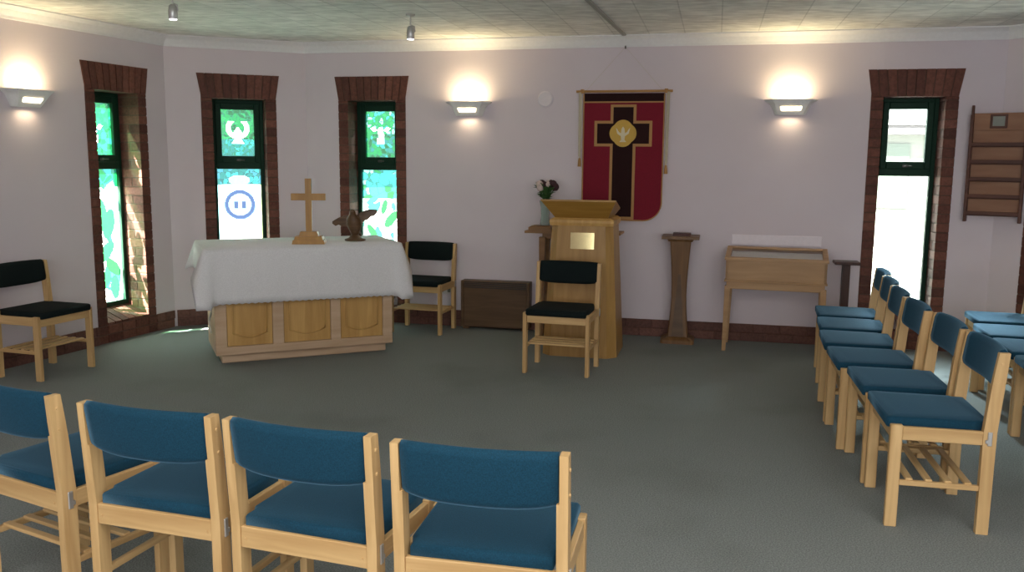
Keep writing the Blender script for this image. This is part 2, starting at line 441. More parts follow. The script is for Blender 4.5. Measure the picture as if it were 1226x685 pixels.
# ------------------------------------------------------------------ windows: surround of bricks, frame, panes
def surround_mesh(bm):
    rng = random.Random(3); jd = .215; z = 0; k = 0
    while z < 2.10-.01:                 # jamb courses
        z1 = min(z+.067, 2.103)
        for sx in (-1, 1):
            a, b = (.2375, .335)
            x0, x1 = (a, b) if sx > 0 else (-b, -a)
            cut = .10 if k % 2 else .215
            box(bm, (x0, -.010, z), (x1, cut-.005, z1), .003)
            if cut < .2: box(bm, (x0, cut+.004, z), (x1, jd, z1), .003)
        z += .077; k += 1
    n = 10                              # flared soldier course
    for i in range(n):
        def X(t, top): hw = .372 if top else .335; return -hw+2*hw*t
        g = .0045; t0, t1 = i/n, (i+1)/n
        pts = [(X(t0, 0)+g, 2.105), (X(t1, 0)-g, 2.105), (X(t1, 1)-g, 2.325), (X(t0, 1)+g, 2.325)]
        prism(bm, pts, -.012, .10)
    for i in range(6):                  # header soffit bricks behind
        x0 = -.2375+.0792*i; box(bm, (x0+.004, .105, 2.108), (x0+.075, .215, 2.18), .003)
    # sill: brick slips below the frame, sloped top
    for i in range(6):
        x0 = -.2375+.0792*i+.004; x1 = x0+.0712
        a = [bm.verts.new(q) for q in ((x0, -.012, .155), (x1, -.012, .155), (x1, .215, .155), (x0, .215, .155))]
        b = [bm.verts.new(q) for q in ((x0, -.012, .172), (x1, -.012, .172), (x1, .215, .262), (x0, .215, .262))]
        bm.faces.new(a[::-1]); bm.faces.new(b)
        for q in range(4): bm.faces.new((a[q], a[(q+1) % 4], b[(q+1) % 4], b[q]))
    for kz in range(2):
        for i in range(3):
            x0 = -.2375+.1583*i+.004; box(bm, (x0, -.010, kz*.0775), (x0+.151, .20, kz*.0775+.0695), .003)
def mortar_mesh(bm):
    for sx in (-1, 1):
        x0, x1 = sorted((sx*.2405, sx*.334)); box(bm, (x0, -.003, 0), (x1, .213, 2.104))
    for sx in (-1, 1):
        x0, x1 = sorted((sx*.2385, sx*.335)); box(bm, (x0, .2655, 0), (x1, .298, 2.31))
    box(bm, (-.2385, .2655, 0), (.2385, .298, .25)); box(bm, (-.2385, .2655, 2.106), (.2385, .298, 2.31))
    prism(bm, [(-.333, 2.107), (.333, 2.107), (.333, 2.323), (-.333, 2.323)], -.003, .21)
    box(bm, (-.24, -.003, 0), (.24, .21, .157))
bm = new(); surround_mesh(bm); SUR = None
def frame_mesh(bm):
    y0, y1 = .205, .265; a = .2375
    def fr(x0, x1, z0, z1, wx, wz0, wz1, ya, yb):
        box(bm, (x0, ya, z0), (x0+wx, yb, z1), .004); box(bm, (x1-wx, ya, z0), (x1, yb, z1), .004)
        box(bm, (x0+wx, ya, z0), (x1-wx, yb, z0+wz0), .004); box(bm, (x0+wx, ya, z1-wz1), (x1-wx, yb, z1), .004)
    fr(-a, a, .255, 2.105, .036, .045, .035, y0, y1)
    box(bm, (-a+.036, y0, 1.455), (a-.036, y1, 1.525), .004)
def sash_mesh(bm):
    y0, y1 = .192, .25; x = .2015; z0, z1 = 1.515, 2.075
    box(bm, (-x, y0, z0), (-x+.051, y1, z1), .005); box(bm, (x-.051, y0, z0), (x, y1, z1), .005)
    box(bm, (-x+.051, y0, z0), (x-.051, y1, z0+.063), .005); box(bm, (-x+.051, y0, z1-.06), (x-.051, y1, z1), .005)
def handle_mesh(bm):
    box(bm, (-.02, .183, 1.530), (.02, .193, 1.552), .003); box(bm, (-.006, .168, 1.534), (.006, .184, 1.548), .002); tube(bm, [(-.004, .168, 1.541), (.05, .166, 1.541)], .006)
surround_me = None; proto = {}
WLAB = ['tall narrow stained glass window in the left wall beside the black chair',
        'tall stained glass window behind the altar with white bird and blue ring',
        'tall stained glass window behind the carved bird, right of the altar cross',
        'tall clear glass window in brick surround behind the right row of chairs',
        'brick framed window in the far right wall at the picture edge']
for i, (w, c) in enumerate(WINS):
    t = thing('window_%d' % (i+1), WLAB[i], 'window', w.p(c), w.rot, kind='structure')
    if i == 0:
        proto['s'] = obj('brick_surround', bm, M['brick'], t)
        b2 = new(); mortar_mesh(b2); proto['m'] = obj('mortar', b2, M['mortar'], t)
        b2 = new(); frame_mesh(b2); proto['f'] = obj('window_frame', b2, M['frame_green'], t)
        b2 = new(); sash_mesh(b2); proto['k'] = obj('sash', b2, M['frame_green'], t)
        b2 = new(); handle_mesh(b2); proto['h'] = obj('handle', b2, M['dark_metal'], proto['k'])
    else:
        nk = None
        for q in 'smfkh':
            o = proto[q].copy(); C.objects.link(o); o.parent = nk if q == 'h' else t
            if q == 'k': nk = o
    up, lo = [('bird_side', 'leaves_green'), ('bird_up', 'ring'), ('bird_fly', 'leaves'), (0, 0), (0, 0)][i]
    if up:
        stained_pane('upper_pane', .306, .442, .222, 1.797, up, t); stained_pane('lower_pane', .404, 1.16, .236, .878, lo, t)
    else:
        for nme, ww, z0, z1, y in (('upper_pane', .153, 1.576, 2.018, .222), ('lower_pane', .203, .298, 1.457, .236)):
            b2 = new(); box(b2, (-ww, y-.002, z0), (ww, y+.002, z1)); obj(nme, b2, M['glass'], t)

# ceiling joint strip running from the back wall toward the camera
w_ = bpy.data.objects
bm = new(); box(bm, (-.018, -3.2, HC-.012), (.018, -.10, HC+.002), .003)
o = obj('trim_ceiling_strip', bm, plain('ceiling_strip_paint', (.38, .37, .34), .7), loc=WM.p(3.03, 0, 0), rotz=R(-15.4)); o['kind'] = 'structure'

# ------------------------------------------------------------------ chairs
CW, CD, CH, CHS = .47, .366, .79, .456
def chair_proto(name, label, fab, loc, rotz, group):
    t = thing(name, label, 'chair', loc, rotz, group)
    hw, hd = CW/2, CD/2
    # seat: cushion narrower between the back posts
    bm = new(); z0, z1 = .438, .486
    def ring(z, ins):
        y0, y1 = -hd-.012+ins, hd+.040-ins
        pts = [(-.205+ins, y0), (.205-ins, y0), (.206-ins, -hd+.045), (.220-ins, -hd+.055), (.226-ins, y1-.012), (.219-ins, y1), (-.219+ins, y1), (-.226+ins, y1-.012), (-.220+ins, -hd+.055), (-.206+ins, -hd+.045)]
        return [(x, y, z) for x, y in pts]
    loft(bm, [ring(z0, .006), ring(z0+.008, 0), ring(z1-.010, 0), ring(z1-.003, .004), ring(z1, .013), ring(z1+.003, .06)])
    obj('seat', bm, fab, t, True)
    # backrest: curved pad between the posts
    bm = new(); n = 16; rings = []
    def yc(x): return -hd-.006-.030*(1-(x/.225)**2)
    prof = [(-.016, .652), (-.020, .665), (-.024, .71), (-.028, .770), (-.026, .787), (-.012, .797), (.004, .792), (.012, .772), (.014, .72), (.016, .67), (.010, .646), (-.006, .641)]
    for i in range(n+1):
        x = -.2205+.441*i/n; k = 1-(abs(x)/.2205)**4
        rings.append([(x, yc(x)-(z-.6)*.09+y, z-(.016*k if z < .69 else -.002*k)) for y, z in prof])
    loft(bm, rings); obj('backrest', bm, fab, t, True)
    # back posts (rear legs) with two dowel plugs, front legs
    for sx in (-1, 1):
        bm = new(); x0, x1 = sx*(hw-.018), sx*(hw+.014); xa, xb = min(x0, x1), max(x0, x1)
        def pr(z, y, w0, w1, d): return [(w0, y-d, z), (w1, y-d, z), (w1, y+d, z), (w0, y+d, z)]
        ua, ub = (xa+.008, xb) if sx > 0 else (xa, xb-.008)
        loft(bm, [pr(0, -hd, xa, xb, .024), pr(.45, -hd, xa, xb, .026), pr(.650, -hd-.016, xa, xb, .025)])
        loft(bm, [pr(.650, -hd-.016, ua, ub, .0245), pr(.70, -hd-.021, ua, ub, .024), pr(CH, -hd-.030, ua, ub, .021)])
        for zz, yy in ((.745, -.024), (.672, -.018)):
            m = Matrix.Translation((sx*(hw+.014), -hd+yy, zz)) @ Matrix.Rotation(PI/2, 4, 'Y')
            bmesh.ops.create_cone(bm, cap_ends=True, segments=10, radius1=.006, radius2=.005, depth=.008, matrix=m)
        obj('leg', bm, M['beech_z'], t)
        bm = new(); box(bm, (min(sx*(hw-.014), sx*(hw+.014)), hd-.025, 0), (max(sx*(hw-.014), sx*(hw+.014)), hd+.025, CHS), .003); obj('leg', bm, M['beech_z'], t)
        bm = new(); box(bm, (sx*hw-.010, -hd+.024, .390), (sx*hw+.010, hd-.024, .450), .003); obj('side_rail', bm, M['beech_y'], t)
        bm = new(); box(bm, (sx*hw-.010, -hd+.024, .188), (sx*hw+.010, hd-.024, .212), .003); obj('stretcher', bm, M['beech_y'], t)
        bm = new()
        xo = sx*(hw+.014); x0, x1 = min(xo, xo+sx*.006), max(xo, xo+sx*.006)
        box(bm, (x0, -hd-.008, .392), (x1, -hd+.010, .452), .002); box(bm, (x0, -hd+.006, .402), (x1, -hd+.018, .418), .002)
        obj('link_clip', bm, M['metal'], t)
    bm = new(); box(bm, (-hw+.018, -hd-.024, .380), (hw-.018, -hd-.004, .449), .003)
    for sx in (-1, 1):
        bmesh.ops.create_cone(bm, cap_ends=True, segments=8, radius1=.004, radius2=.004, depth=.004, matrix=Matrix.Translation((sx*.20, -hd-.025, .41)) @ Matrix.Rotation(PI/2, 4, 'X'))
    obj('back_rail', bm, M['beech_x'], t)
    bm = new(); box(bm, (-hw+.014, hd-.012, .380), (hw-.014, hd+.012, .436), .003); obj('front_rail', bm, M['beech_x'], t)
    bm = new()
    for k in range(4):
        y = -hd+.065+k*.078; box(bm, (-hw+.0, y-.015, .206), (hw-.0, y+.015, .220), .003)
    obj('book_shelf', bm, M['beech_x'], t)
    return t
GB, GF, GS, GK = 'blue chairs in the foreground row', 'black chairs in the sanctuary', 'blue chairs in the right hand row', 'blue chairs in the row behind at the right edge'
chair = chair_proto('stacking_chair', 'blue upholstered chair at the right end of the foreground row, seen from behind', M['teal'], (-.0412, 2.5082, 0), -.2123, GB)
for x, y, r, lab in [(-.5522, 2.678, -.3299, 'blue upholstered foreground chair, second from the right end, seen from behind'),
                     (-1.0717, 2.8511, -.3004, 'blue upholstered foreground chair, third from the right end, seen from behind'),
                     (-1.607, 3.090, -.50, 'blue upholstered foreground chair cut off by the left picture edge')]:
    dup(chair, (x, y, 0), r, lab)
ROW = [(1.8832, 3.8365, 1.3585), (1.9799, 4.3512, 1.3683), (2.0487, 4.8616, 1.3587), (2.1683, 5.3698, 1.3065), (2.3185, 5.8616, 1.2955), (2.4735, 6.3496, 1.2953)]
RL = ['blue chair nearest the camera in the right hand row, side and slatted shelf visible', 'blue chair second from the near end of the right hand row', 'blue chair third from the near end of the right hand row',
      'blue chair fourth from the near end of the right hand row', 'blue chair second from the far end of the right hand row', 'blue chair at the far end of the right hand row beside the display case']
for (x, y, r), lab in zip(ROW, RL):
    o = dup(chair, (x, y, 0), r, lab); o['group'] = GS
K2 = ['blue chair in the back right row, nearest the camera, seat edge cut by the frame', 'blue chair in the back right row, second seat from the near end',
      'blue chair in the back right row, third seat from the near end', 'blue chair in the back right row, farthest seat toward the right wall']
for (x, y), dg, lab in zip([(2.895, 4.945), (3.035, 5.445), (3.175, 5.945), (3.375, 6.455)], (74.5, 74.4, 74.3, 74.2), K2):
    a = R(dg); lx, ly = .243, CD/2+.035
    o = dup(chair, (x-(math.cos(a)*lx-math.sin(a)*ly), y-(math.sin(a)*lx+math.cos(a)*ly), 0), a, lab); o['group'] = GK
# the three nearest chairs of the foreground row have no slatted shelf
for o in list(bpy.data.objects):
    if o.name.startswith('book_shelf') and o.parent and o.parent.get('group') == GB and 'cut off' not in o.parent['label']:
        bpy.data.objects.remove(o)
bc = chair_proto('stacking_chair', 'black seated wooden chair standing in front of the lectern', M['black'], (.3771, 6.4838, 0), 2.86, GF)
dup(bc, (-.818, 7.98, 0), 2.8619, 'black seated wooden chair at the back wall right of the altar')
dup(bc, (-3.3978, 6.2686, 0), -1.8876, 'black seated wooden chair against the left wall, cut by the frame')

# ------------------------------------------------------------------ altar
AR = R(24); AO = Vector((-2.237, 6.51, 0)); AL, AD = 1.38, .62
t = thing('altar_table', 'oak altar with three carved front panels under a white cloth', 'altar', AO, AR)
bm = new(); box(bm, (.045, .05, 0), (AL-.045, AD-.05, .075), .006); obj('plinth', bm, M['altar_frame'], t)
bm = new()                                 # carcass with recessed front bays
box(bm, (0, .022, .07), (AL, AD, .86), .004)
for x0, x1 in ((0, .085), (.425, .51), (.875, .955), (1.30, AL)): box(bm, (x0, 0, .07), (x1, .03, .86), .004)
box(bm, (0, -.002, .07), (AL, .03, .135), .004); box(bm, (0, -.002, .80), (AL, .03, .86), .004)
obj('body', bm, M['altar_frame'], t)
for x0, x1 in ((.085, .425), (.51, .875), (.955, 1.30)):
    bm = new(); box(bm, (x0+.002, .010, .137), (x1-.002, .023, .798), .002); p = obj('panel', bm, M['altar_panel'], t)
    bm = new(); a, b = x0+.045, x1-.045; w = b-a; path = [(a, .009, .76), (a, .009, .26)]
    for k in range(9):
        q = k/8; path.append((a+w*q, .009, .235-.035*math.sin(PI*q)))
    path += [(b, .009, .26), (b, .009, .76)]
    tube(bm, path, .008, 6); obj('moulding', bm, M['altar_panel'], p, True)
bm = new()                                 # scroll on the left end
path = []
for k in range(28):
    q = k/27; an = q*3.2*PI; path.append((-.004, .30+.12*math.sin(an*.8)*(1-.3*q), .20+.34*q))
tube(bm, path, .010, 6); obj('end_scroll', bm, plain('pale_carving', (.62, .58, .50), .6), t, True)
bm = new(); box(bm, (-.06, -.06, .855), (AL+.06, AD+.09, .890), .006); obj('table_top', bm, M['altar_frame'], t)
# tablecloth
bm = new(); X0, X1, Y0, Y1, ZT = -.064, AL+.064, -.064, AD+.094, .8945
per = []
def side(p, q, n, skip=0):
    for i in range(n): per.append((p[0]+(q[0]-p[0])*i/n, p[1]+(q[1]-p[1])*i/n))
NX, NY = 64, 36
side((X0, Y0), (X1, Y0), NX); side((X1, Y0), (X1, Y1), NY); side((X1, Y1), (X0, Y1), NX); side((X0, Y1), (X0, Y0), NY)
n = len(per)
def drop(i):
    x, y = per[i]
    d = None
    dc = min(math.hypot(x-a, y-b) for a in (X0, X1) for b in (Y0, Y1))
    base = .415 if y < Y0+.01 else (.20 if y < Y1-.01 else .20)
    return base, dc
rows = 9; grid = []
cx_, cy_ = (X0+X1)/2, (Y0+Y1)/2
for j in range(rows+1):
    q = j/rows; ring = []
    for i in range(n):
        x, y = per[i]; base, dc = drop(i)
        onx = abs(y-Y0) < .001 or abs(y-Y1) < .001; ony = abs(x-X0) < .001 or abs(x-X1) < .001
        fx = (-1 if x < cx_ else 1)*(1 if ony else 0); fy = (-1 if y < cy_ else 1)*(1 if onx else 0)
        if onx and ony: fx *= .75; fy *= .75
        cr = math.exp(-(dc/.045)**2)
        front = onx and y < cy_
        fold = .004*math.sin(i*.45)+.002*math.sin(i*1.7+1)
        outw = q*(.010+(.012 if not front else 0)+fold)+cr*q*.085
        hang = q*(base+cr*(.03 if y < cy_ else .03)) + (.007*(i % 2) if j == rows else 0)
        # a small rounded shoulder at the edge
        z = ZT-hang-(.0 if j else 0)
        ring.append(bm.verts.new((x+fx*(outw+.004*min(1, q*8)), y+fy*(outw+.004*min(1, q*8)), z)))
    grid.append(ring)
for j in range(rows):
    for i in range(n):
        k = (i+1) % n; bm.faces.new((grid[j][i], grid[j][k], grid[j+1][k], grid[j+1][i]))
bm.faces.new([bm.verts.new(v.co) for v in grid[0]])
o = obj('altar_cloth', bm, M['cloth'], None, True, loc=AO, rotz=AR); md = o.modifiers.new('thickness', 'SOLIDIFY'); md.thickness = .003; md.offset = 1
tag(o, 'white linen cloth with scalloped hem draped over the altar', 'altar cloth')
ZC = .899
# cross on the altar
t = thing('altar_cross', 'wooden standing cross on a stepped base on the altar', 'cross', (-1.60, 6.90, ZC), R(6))
bm = new()
for w, d, z0, z1 in ((.250, .17, 0, .030), (.220, .14, .030, .058), (.150, .10, .058, .094)):
    loft(bm, [rrect(w, d, z0), rrect(w-.012 if w > .16 else w-.02, d-.012, z1)])
obj('stepped_base', bm, M['cross_wood'], t)
bm = new(); box(bm, (-.024, -.016, .090), (.024, .016, .508), .003); obj('upright', bm, M['cross_wood'], t)
bm = new(); box(bm, (-.133, -.017, .338), (.133, .017, .392), .003); obj('crossbar', bm, M['cross_wood'], t)
# carved bird book rest
t = thing('bird_book_rest', 'dark carved bird with outspread wings on the altar', 'sculpture', (-1.29, 7.18, ZC), R(4))
bm = new(); lathe(bm, [(.085, 0), (.085, .012), (.055, .022), (.035, .04), (.03, .05)], 20); obj('base', bm, M['bird_wood'], t, True)
bm = new()
rings = []
for (x, y, z, a, b) in [(0, 0, .045, .03, .03), (.0, .0, .08, .045, .04), (-.005, -.005, .13, .062, .05), (-.01, -.015, .18, .055, .045), (-.012, -.03, .215, .030, .028), (-.012, -.045, .240, .026, .028), (-.012, -.06, .258, .012, .014)]:
    rings.append([(x+a*math.cos(2*PI*k/14), y+b*math.sin(2*PI*k/14), z) for k in range(14)])
loft(bm, rings)
tube(bm, [(-.012, -.065, .243), (-.012, -.088, .232), (-.012, -.094, .222)], [.012, .007, .002], 8)
obj('bird_body', bm, M['bird_wood'], t, True)
for sx, tip in ((-1, (-.185, .02, .142)), (1, (.185, -.02, .240))):
    bm = new(); top = []; bot = []
    for k in range(8):
        q = k/7; x = tip[0]*q; z = .185+(tip[2]-.185)*q+.025*math.sin(PI*q); y = .01+tip[1]*q
        hgt = .095*(1-q)**.7+.018
        top.append((x, y, z+.012)); bot.append((x, y-.015*(1-q), z-hgt+(.012 if k % 2 else 0)))
    loft(bm, [[(a[0], a[1]-.008, a[2]), (a[0], a[1]+.008, a[2]), (b[0], b[1]+.008, b[2]), (b[0], b[1]-.008, b[2])] for a, b in zip(top, bot)])
    obj('wing', bm, M['bird_wood'], t)
bm = new(); loft(bm, [[(-.03, .02, .10), (.03, .02, .10), (.03, .035, .10), (-.03, .035, .10)], [(-.05, .06, .03), (.05, .06, .03), (.05, .07, .03), (-.05, .07, .03)]]); obj('tail', bm, M['bird_wood'], t)

# ------------------------------------------------------------------ lectern
LR = R(-13.5); t = thing('lectern', 'oak lectern with flared desk and brass plaque', 'lectern', (.535+.13*.0+.066, 6.897+.285, 0), LR)
bm = new(); loft(bm, [rrect(.605, .585, 0, .07), rrect(.60, .58, .05, .07), rrect(.492, .46, 1.055, .055)]); obj('body', bm, M['oak_z'], t)
bm = new(); loft(bm, [rrect(.50, .47, 1.05), rrect(.515, .485, 1.075), rrect(.515, .485, 1.095), rrect(.46, .44, 1.112)]); obj('ledge', bm, M['altar_panel'], t)
bm = new()
b0 = [(-.215, -.21, 1.11), (.205, -.21, 1.11), (.205, .20, 1.11), (-.215, .20, 1.11)]
b1 = [(-.318, -.285, 1.245), (.272, -.285, 1.245), (.245, .24, 1.165), (-.285, .24, 1.165)]
loft(bm, [b0, b1]); obj('flared_desk', bm, M['oak_flare_shaded'], t)
bm = new()
loft(bm, [[(x*1.012, y*1.012, z) for x, y, z in b1], [(x*1.012, y*1.012, z+.014) for x, y, z in b1]]); obj('desk_top', bm, M['oak_x'], t)
bm = new(); 
def fy(z): return -(.29+( .23-.29)*(z-.05)/1.005)
pts = [(-.085, .868), (.105, .868), (.105, .998), (-.085, .998)]
a = [bm.verts.new((x, fy(z)-.008, z)) for x, z in pts]; b = [bm.verts.new((x, fy(z)+.002, z)) for x, z in pts]
bm.faces.new(a); bm.faces.new(b[::-1])
for i in range(4): j = (i+1) % 4; bm.faces.new((a[j], a[i], b[i], b[j]))
o = obj('plaque', bm, M['brass'], t); o['label'] = 'shiny brass plaque'
# shelf table behind the lectern
t = thing('side_table', 'slim brown wooden table behind the lectern carrying the vase', 'table', (.545, 7.70, 0), LR)
bm = new(); box(bm, (-.42, -.14, .932), (.42, .14, .953), .003); obj('table_top', bm, M['shelf_wood'], t)
bm = new(); box(bm, (-.27, -.09, .885), (.27, .09, .932), .003); obj('apron', bm, M['shelf_wood'], t)
for sx in (-1, 1):
    for sy in (-1, 1):
        bm = new(); loft(bm, [rrect(.035, .035, 0, 0, sx*.265, sy*.10), rrect(.055, .05, .90, 0, sx*.265, sy*.10)]); obj('leg', bm, M['shelf_wood'], t)
bm = new(); loft(bm, [rrect(.20, .17, .953), rrect(.20, .17, .985), rrect(.15, .12, .998)])
o = obj('vase_stand', bm, M['shelf_wood'], None, loc=(.255, 7.70, 0), rotz=LR); tag(o, 'small brown wooden block under the flower vase', 'stand')
vx, vy = .285, 7.71
t = thing('flower_vase', 'slim glass vase on the wooden block left of the lectern', 'vase', (vx, vy, .998))
bm = new(); lathe(bm, [(.040, 0), (.044, .01), (.036, .08), (.040, .16), (.052, .215), (.048, .215), (.036, .16), (.031, .08), (.036, .016)], 20); obj('vase_body', bm, M['vase_glass'], t, True)
t = thing('flower_bunch', 'bunch of dark and pale flowers with green leaves in the vase', 'flowers', (vx, vy, 1.016))
rng = random.Random(5); heads = []
bm = new()
for k in range(18):
    a = rng.uniform(0, 2*PI); rr = rng.uniform(.01, .095); z = rng.uniform(.335, .375)-.35*rr
    x, y = rr*math.cos(a), rr*math.sin(a)*.8; heads.append((x, y, z))
    tube(bm, [(x*.08, y*.08, .01), (x*.22, y*.22, .17), (x*.6, y*.6, .26), (x, y, z)], .004, 6)
for k in range(130):
    a = rng.uniform(0, 2*PI); z = rng.uniform(.20, .315); rr = rng.uniform(.0, .075)*(z-.15)/.16
    x, y = rr*math.cos(a), rr*math.sin(a)*.8; L = rng.uniform(.035, .065)
    d = Vector((math.cos(a), math.sin(a), rng.uniform(.1, 1.6))).normalized()*L; s_ = Vector((-math.sin(a), math.cos(a), 0))*L*.42; p = Vector((x, y, z))
    m_ = p+d*.5+Vector((0, 0, .006))
    bm.faces.new([bm.verts.new(q) for q in (p, m_+s_, p+d, m_-s_)])
obj('foliage', bm, M['leaf'], t)
for k, (x, y, z) in enumerate(heads):
    bm = new(); r0 = rng.uniform(.024, .036)
    bmesh.ops.create_icosphere(bm, subdivisions=2, radius=r0, matrix=Matrix.Translation((x, y, z)))
    for v in bm.verts: v.co += (v.co-Vector((x, y, z)))*.28*noise.noise(v.co*90)
    o = obj('flower', bm, M['petal_pale'] if k % 3 == 0 else M['petal_dark'], t, True)

# ------------------------------------------------------------------ pedestal, display case, small stand, heater
t = thing('pedestal', 'brown wooden pedestal with waisted column standing right of the lectern', 'pedestal', (1.455, 7.56, 0), WALL_ROT)
bm = new(); loft(bm, [rrect(.285, .26, 0, .02), rrect(.285, .26, .030, .02), rrect(.20, .18, .055, .02)]); obj('base', bm, M['stand_wood'], t)
bm = new(); rg = []
for k in range(13):
    q = k/12; z = .05+.84*q; w = .125+.052*max(0, (q-.45)/.55)**1.6+.05*max(0, (.45-q)/.45)**1.6; rg.append(rrect(w, w*.85, z, .008))
loft(bm, rg); c0 = obj('column', bm, M['stand_wood'], t)
bm = new(); loft(bm, [rrect(.10, .012, .06, 0, .0, -.078), rrect(.05, .012, .40, 0, .0, -.055), rrect(.02, .010, .60, 0, 0, -.054)]); obj('inlay', bm, M['dark_wood'], c0)
bm = new(); loft(bm, [rrect(.20, .18, .885), rrect(.225, .20, .905), rrect(.315, .27, .906), rrect(.315, .27, .932)]); obj('table_top', bm, M['stand_wood'], t)
bm = new(); loft(bm, [rrect(.15, .11, .932), rrect(.15, .11, .955)])
o = obj('hymn_book', bm, plain('dark_red_cover', (.075, .022, .018), .6), None, loc=(1.46, 7.545, 0), rotz=WALL_ROT); tag(o, 'small dark red book lying on the wooden pedestal', 'book')

DR = R(-17); t = thing('display_case', 'oak table display case with sloping glass lid at the back wall', 'display case', (1.771-.01, 7.189, 0), DR)
W_, D_ = .79, .40
for x in (.02, W_-.02):
    for y in (.022, D_-.022):
        bm = new(); s = 1 if x < .3 else -1
        loft(bm, [rrect(.030, .030, 0, 0, x-s*.012, y), rrect(.046, .044, .55, 0, x, y)]); obj('leg', bm, M['case_wood'], t)
bm = new(); box(bm, (.01, .01, .525), (W_-.01, D_-.01, .585), .003); obj('apron', bm, M['case_wood'], t)
bm = new(); box(bm, (-.008, -.012, .585), (W_+.008, D_, .602), .003)
box(bm, (.0, -.0, .60), (W_, .02, .765), .003); box(bm, (0, D_-.02, .60), (W_, D_, .825), .003)
for x in (0, W_-.02): prism_pts = None; a = [(x, .0), ]; loft(bm, [[(x, 0.0, .60), (x+.02, 0.0, .60), (x+.02, D_, .60), (x, D_, .60)], [(x, 0.0, .765), (x+.02, 0.0, .765), (x+.02, D_, .825), (x, D_, .825)]])
box(bm, (.01, .01, .60), (W_-.01, D_-.01, .615)); obj('case_body', bm, M['case_wood'], t)
def sl(y): return .767+.060*y/D_
bm = new()
def slab(x0, x1, y0, y1, h=.018): loft(bm, [[(x0, y0, sl(y0)), (x1, y0, sl(y0)), (x1, y1, sl(y1)), (x0, y1, sl(y1))], [(x0, y0, sl(y0)+h), (x1, y0, sl(y0)+h), (x1, y1, sl(y1)+h), (x0, y1, sl(y1)+h)]])
slab(-.01, W_+.01, -.015, .035); slab(-.01, W_+.01, D_-.035, D_+.005); slab(-.01, .03, .035, D_-.035); slab(W_-.03, W_+.01, .035, D_-.035)
lid = obj('lid', bm, M['case_wood'], t)
bm = new(); bm.faces.new([bm.verts.new(q) for q in ((.03, .035, sl(.035)+.008), (W_-.03, .035, sl(.035)+.008), (W_-.03, D_-.035, sl(D_-.035)+.008), (.03, D_-.035, sl(D_-.035)+.008))]); obj('glass_pane', bm, M['case_glass'], lid)
bm = new(); loft(bm, [rrect(W_-.06, D_-.06, .616, 0, W_/2, D_/2), [(.03, .03, .755), (W_-.03, .03, .755), (W_-.03, D_-.03, .805), (.03, D_-.03, .805)]]); obj('lining', bm, plain('lid_reflection_grey', (.80, .78, .80), .8), t)  # lining set high and pale to imitate the wall reflected in the lid

bm = new(); box(bm, (-.372, -.006, 0), (.372, 0, .088), .002)  # added pale strip imitates a band of reflected light on the wall
o = obj('light_band_strip', bm, plain('pale_strip', (.80, .72, .76), .6), None, loc=WM.p(4.37, .001, .85), rotz=WALL_ROT); tag(o, 'pale flat strip standing in for a light band on the wall above the display case', 'panel')
t = thing('small_stand', 'small dark mahogany stand with square top beside the clear window', 'stand', WM.p(4.93, .17, 0), WALL_ROT)
bm = new(); loft(bm, [rrect(.22, .20, 0), rrect(.22, .20, .02), rrect(.10, .09, .035)]); obj('base', bm, M['stand_dark'], t)
bm = new(); loft(bm, [rrect(.062, .055, .03), rrect(.062, .055, .73)]); obj('post', bm, M['stand_dark'], t)
bm = new(); box(bm, (-.10, -.09, .728), (.10, .09, .752), .004); obj('table_top', bm, M['stand_dark'], t)

t = thing('heater_cabinet', 'low dark brown wooden heater cabinet against the back wall', 'heater', WM.p(1.90, .065, 0), WALL_ROT)
bm = new(); box(bm, (-.325, -.055, .022), (.325, .055, .455), .004)
box(bm, (-.325, -.064, .022), (-.300, -.05, .455), .003); box(bm, (.300, -.064, .022), (.325, -.05, .455), .003); obj('cabinet', bm, M['dark_wood'], t)
bm = new(); box(bm, (-.298, -.062, .03), (.298, -.054, .375), .003); obj('front_panel', bm, M['dark_wood'], t)
bm = new()
for k in range(5): box(bm, (-.295, -.060, .388+.0125*k), (.295, -.052, .394+.0125*k))
obj('grille', bm, plain('black_grille', (.015, .013, .012), .5), t)
for x in (-.28, .28):
    bm = new(); box(bm, (x-.03, -.05, 0), (x+.03, .05, .024), .003); obj('foot', bm, M['dark_wood'], t)
t = thing('wall_socket', 'white wall socket low on the wall behind the chair beside the heater', 'socket', WM.p(1.39, 0, .34), WALL_ROT)
bm = new(); box(bm, (-.073, -.010, -.043), (.073, 0, .043), .004); obj('plate', bm, M['white_plastic'], t)
for x in (-.035, .035):
    bm = new(); box(bm, (x-.014, -.022, -.02), (x+.014, -.008, .018), .003); obj('plug', bm, plain('plug_grey', (.20, .20, .16), .5), t)

# ------------------------------------------------------------------ banner
t = thing('banner', 'crimson banner with dark cross and gold emblem hanging on the back wall', 'banner', WM.p(3.03, .03, 0), WALL_ROT)
def rbanner(w, zt, zb, rad, n=10):
    p = [(-w, zt), (-w, zb+rad)]
    for k in range(n+1): a = PI+PI/2*k/n; p.append((-w+rad+rad*math.cos(a), zb+rad+rad*math.sin(a)))
    for k in range(n+1): a = 1.5*PI+PI/2*k/n; p.append((w-rad+rad*math.cos(a), zb+rad+rad*math.sin(a)))
    return p+[(w, zt)]
bm = new(); prism(bm, rbanner(.352, 2.150, 1.040, .16)[::-1], -.003, .003); obj('cloth', bm, M['crimson'], t)
bm = new(); path = [(x, -.004, z) for x, z in rbanner(.352, 2.145, 1.040, .16)]; tube(bm, path, .006, 6); obj('edge_braid', bm, M['gold_cloth'], t)
bm = new(); box(bm, (-.347, -.0055, 2.080), (.347, -.003, 2.148)); obj('top_band', bm, M['maroon'], t)
bm = new(); box(bm, (-.347, -.007, 2.068), (.347, -.003, 2.080)); obj('band_braid', bm, M['gold_cloth'], t)
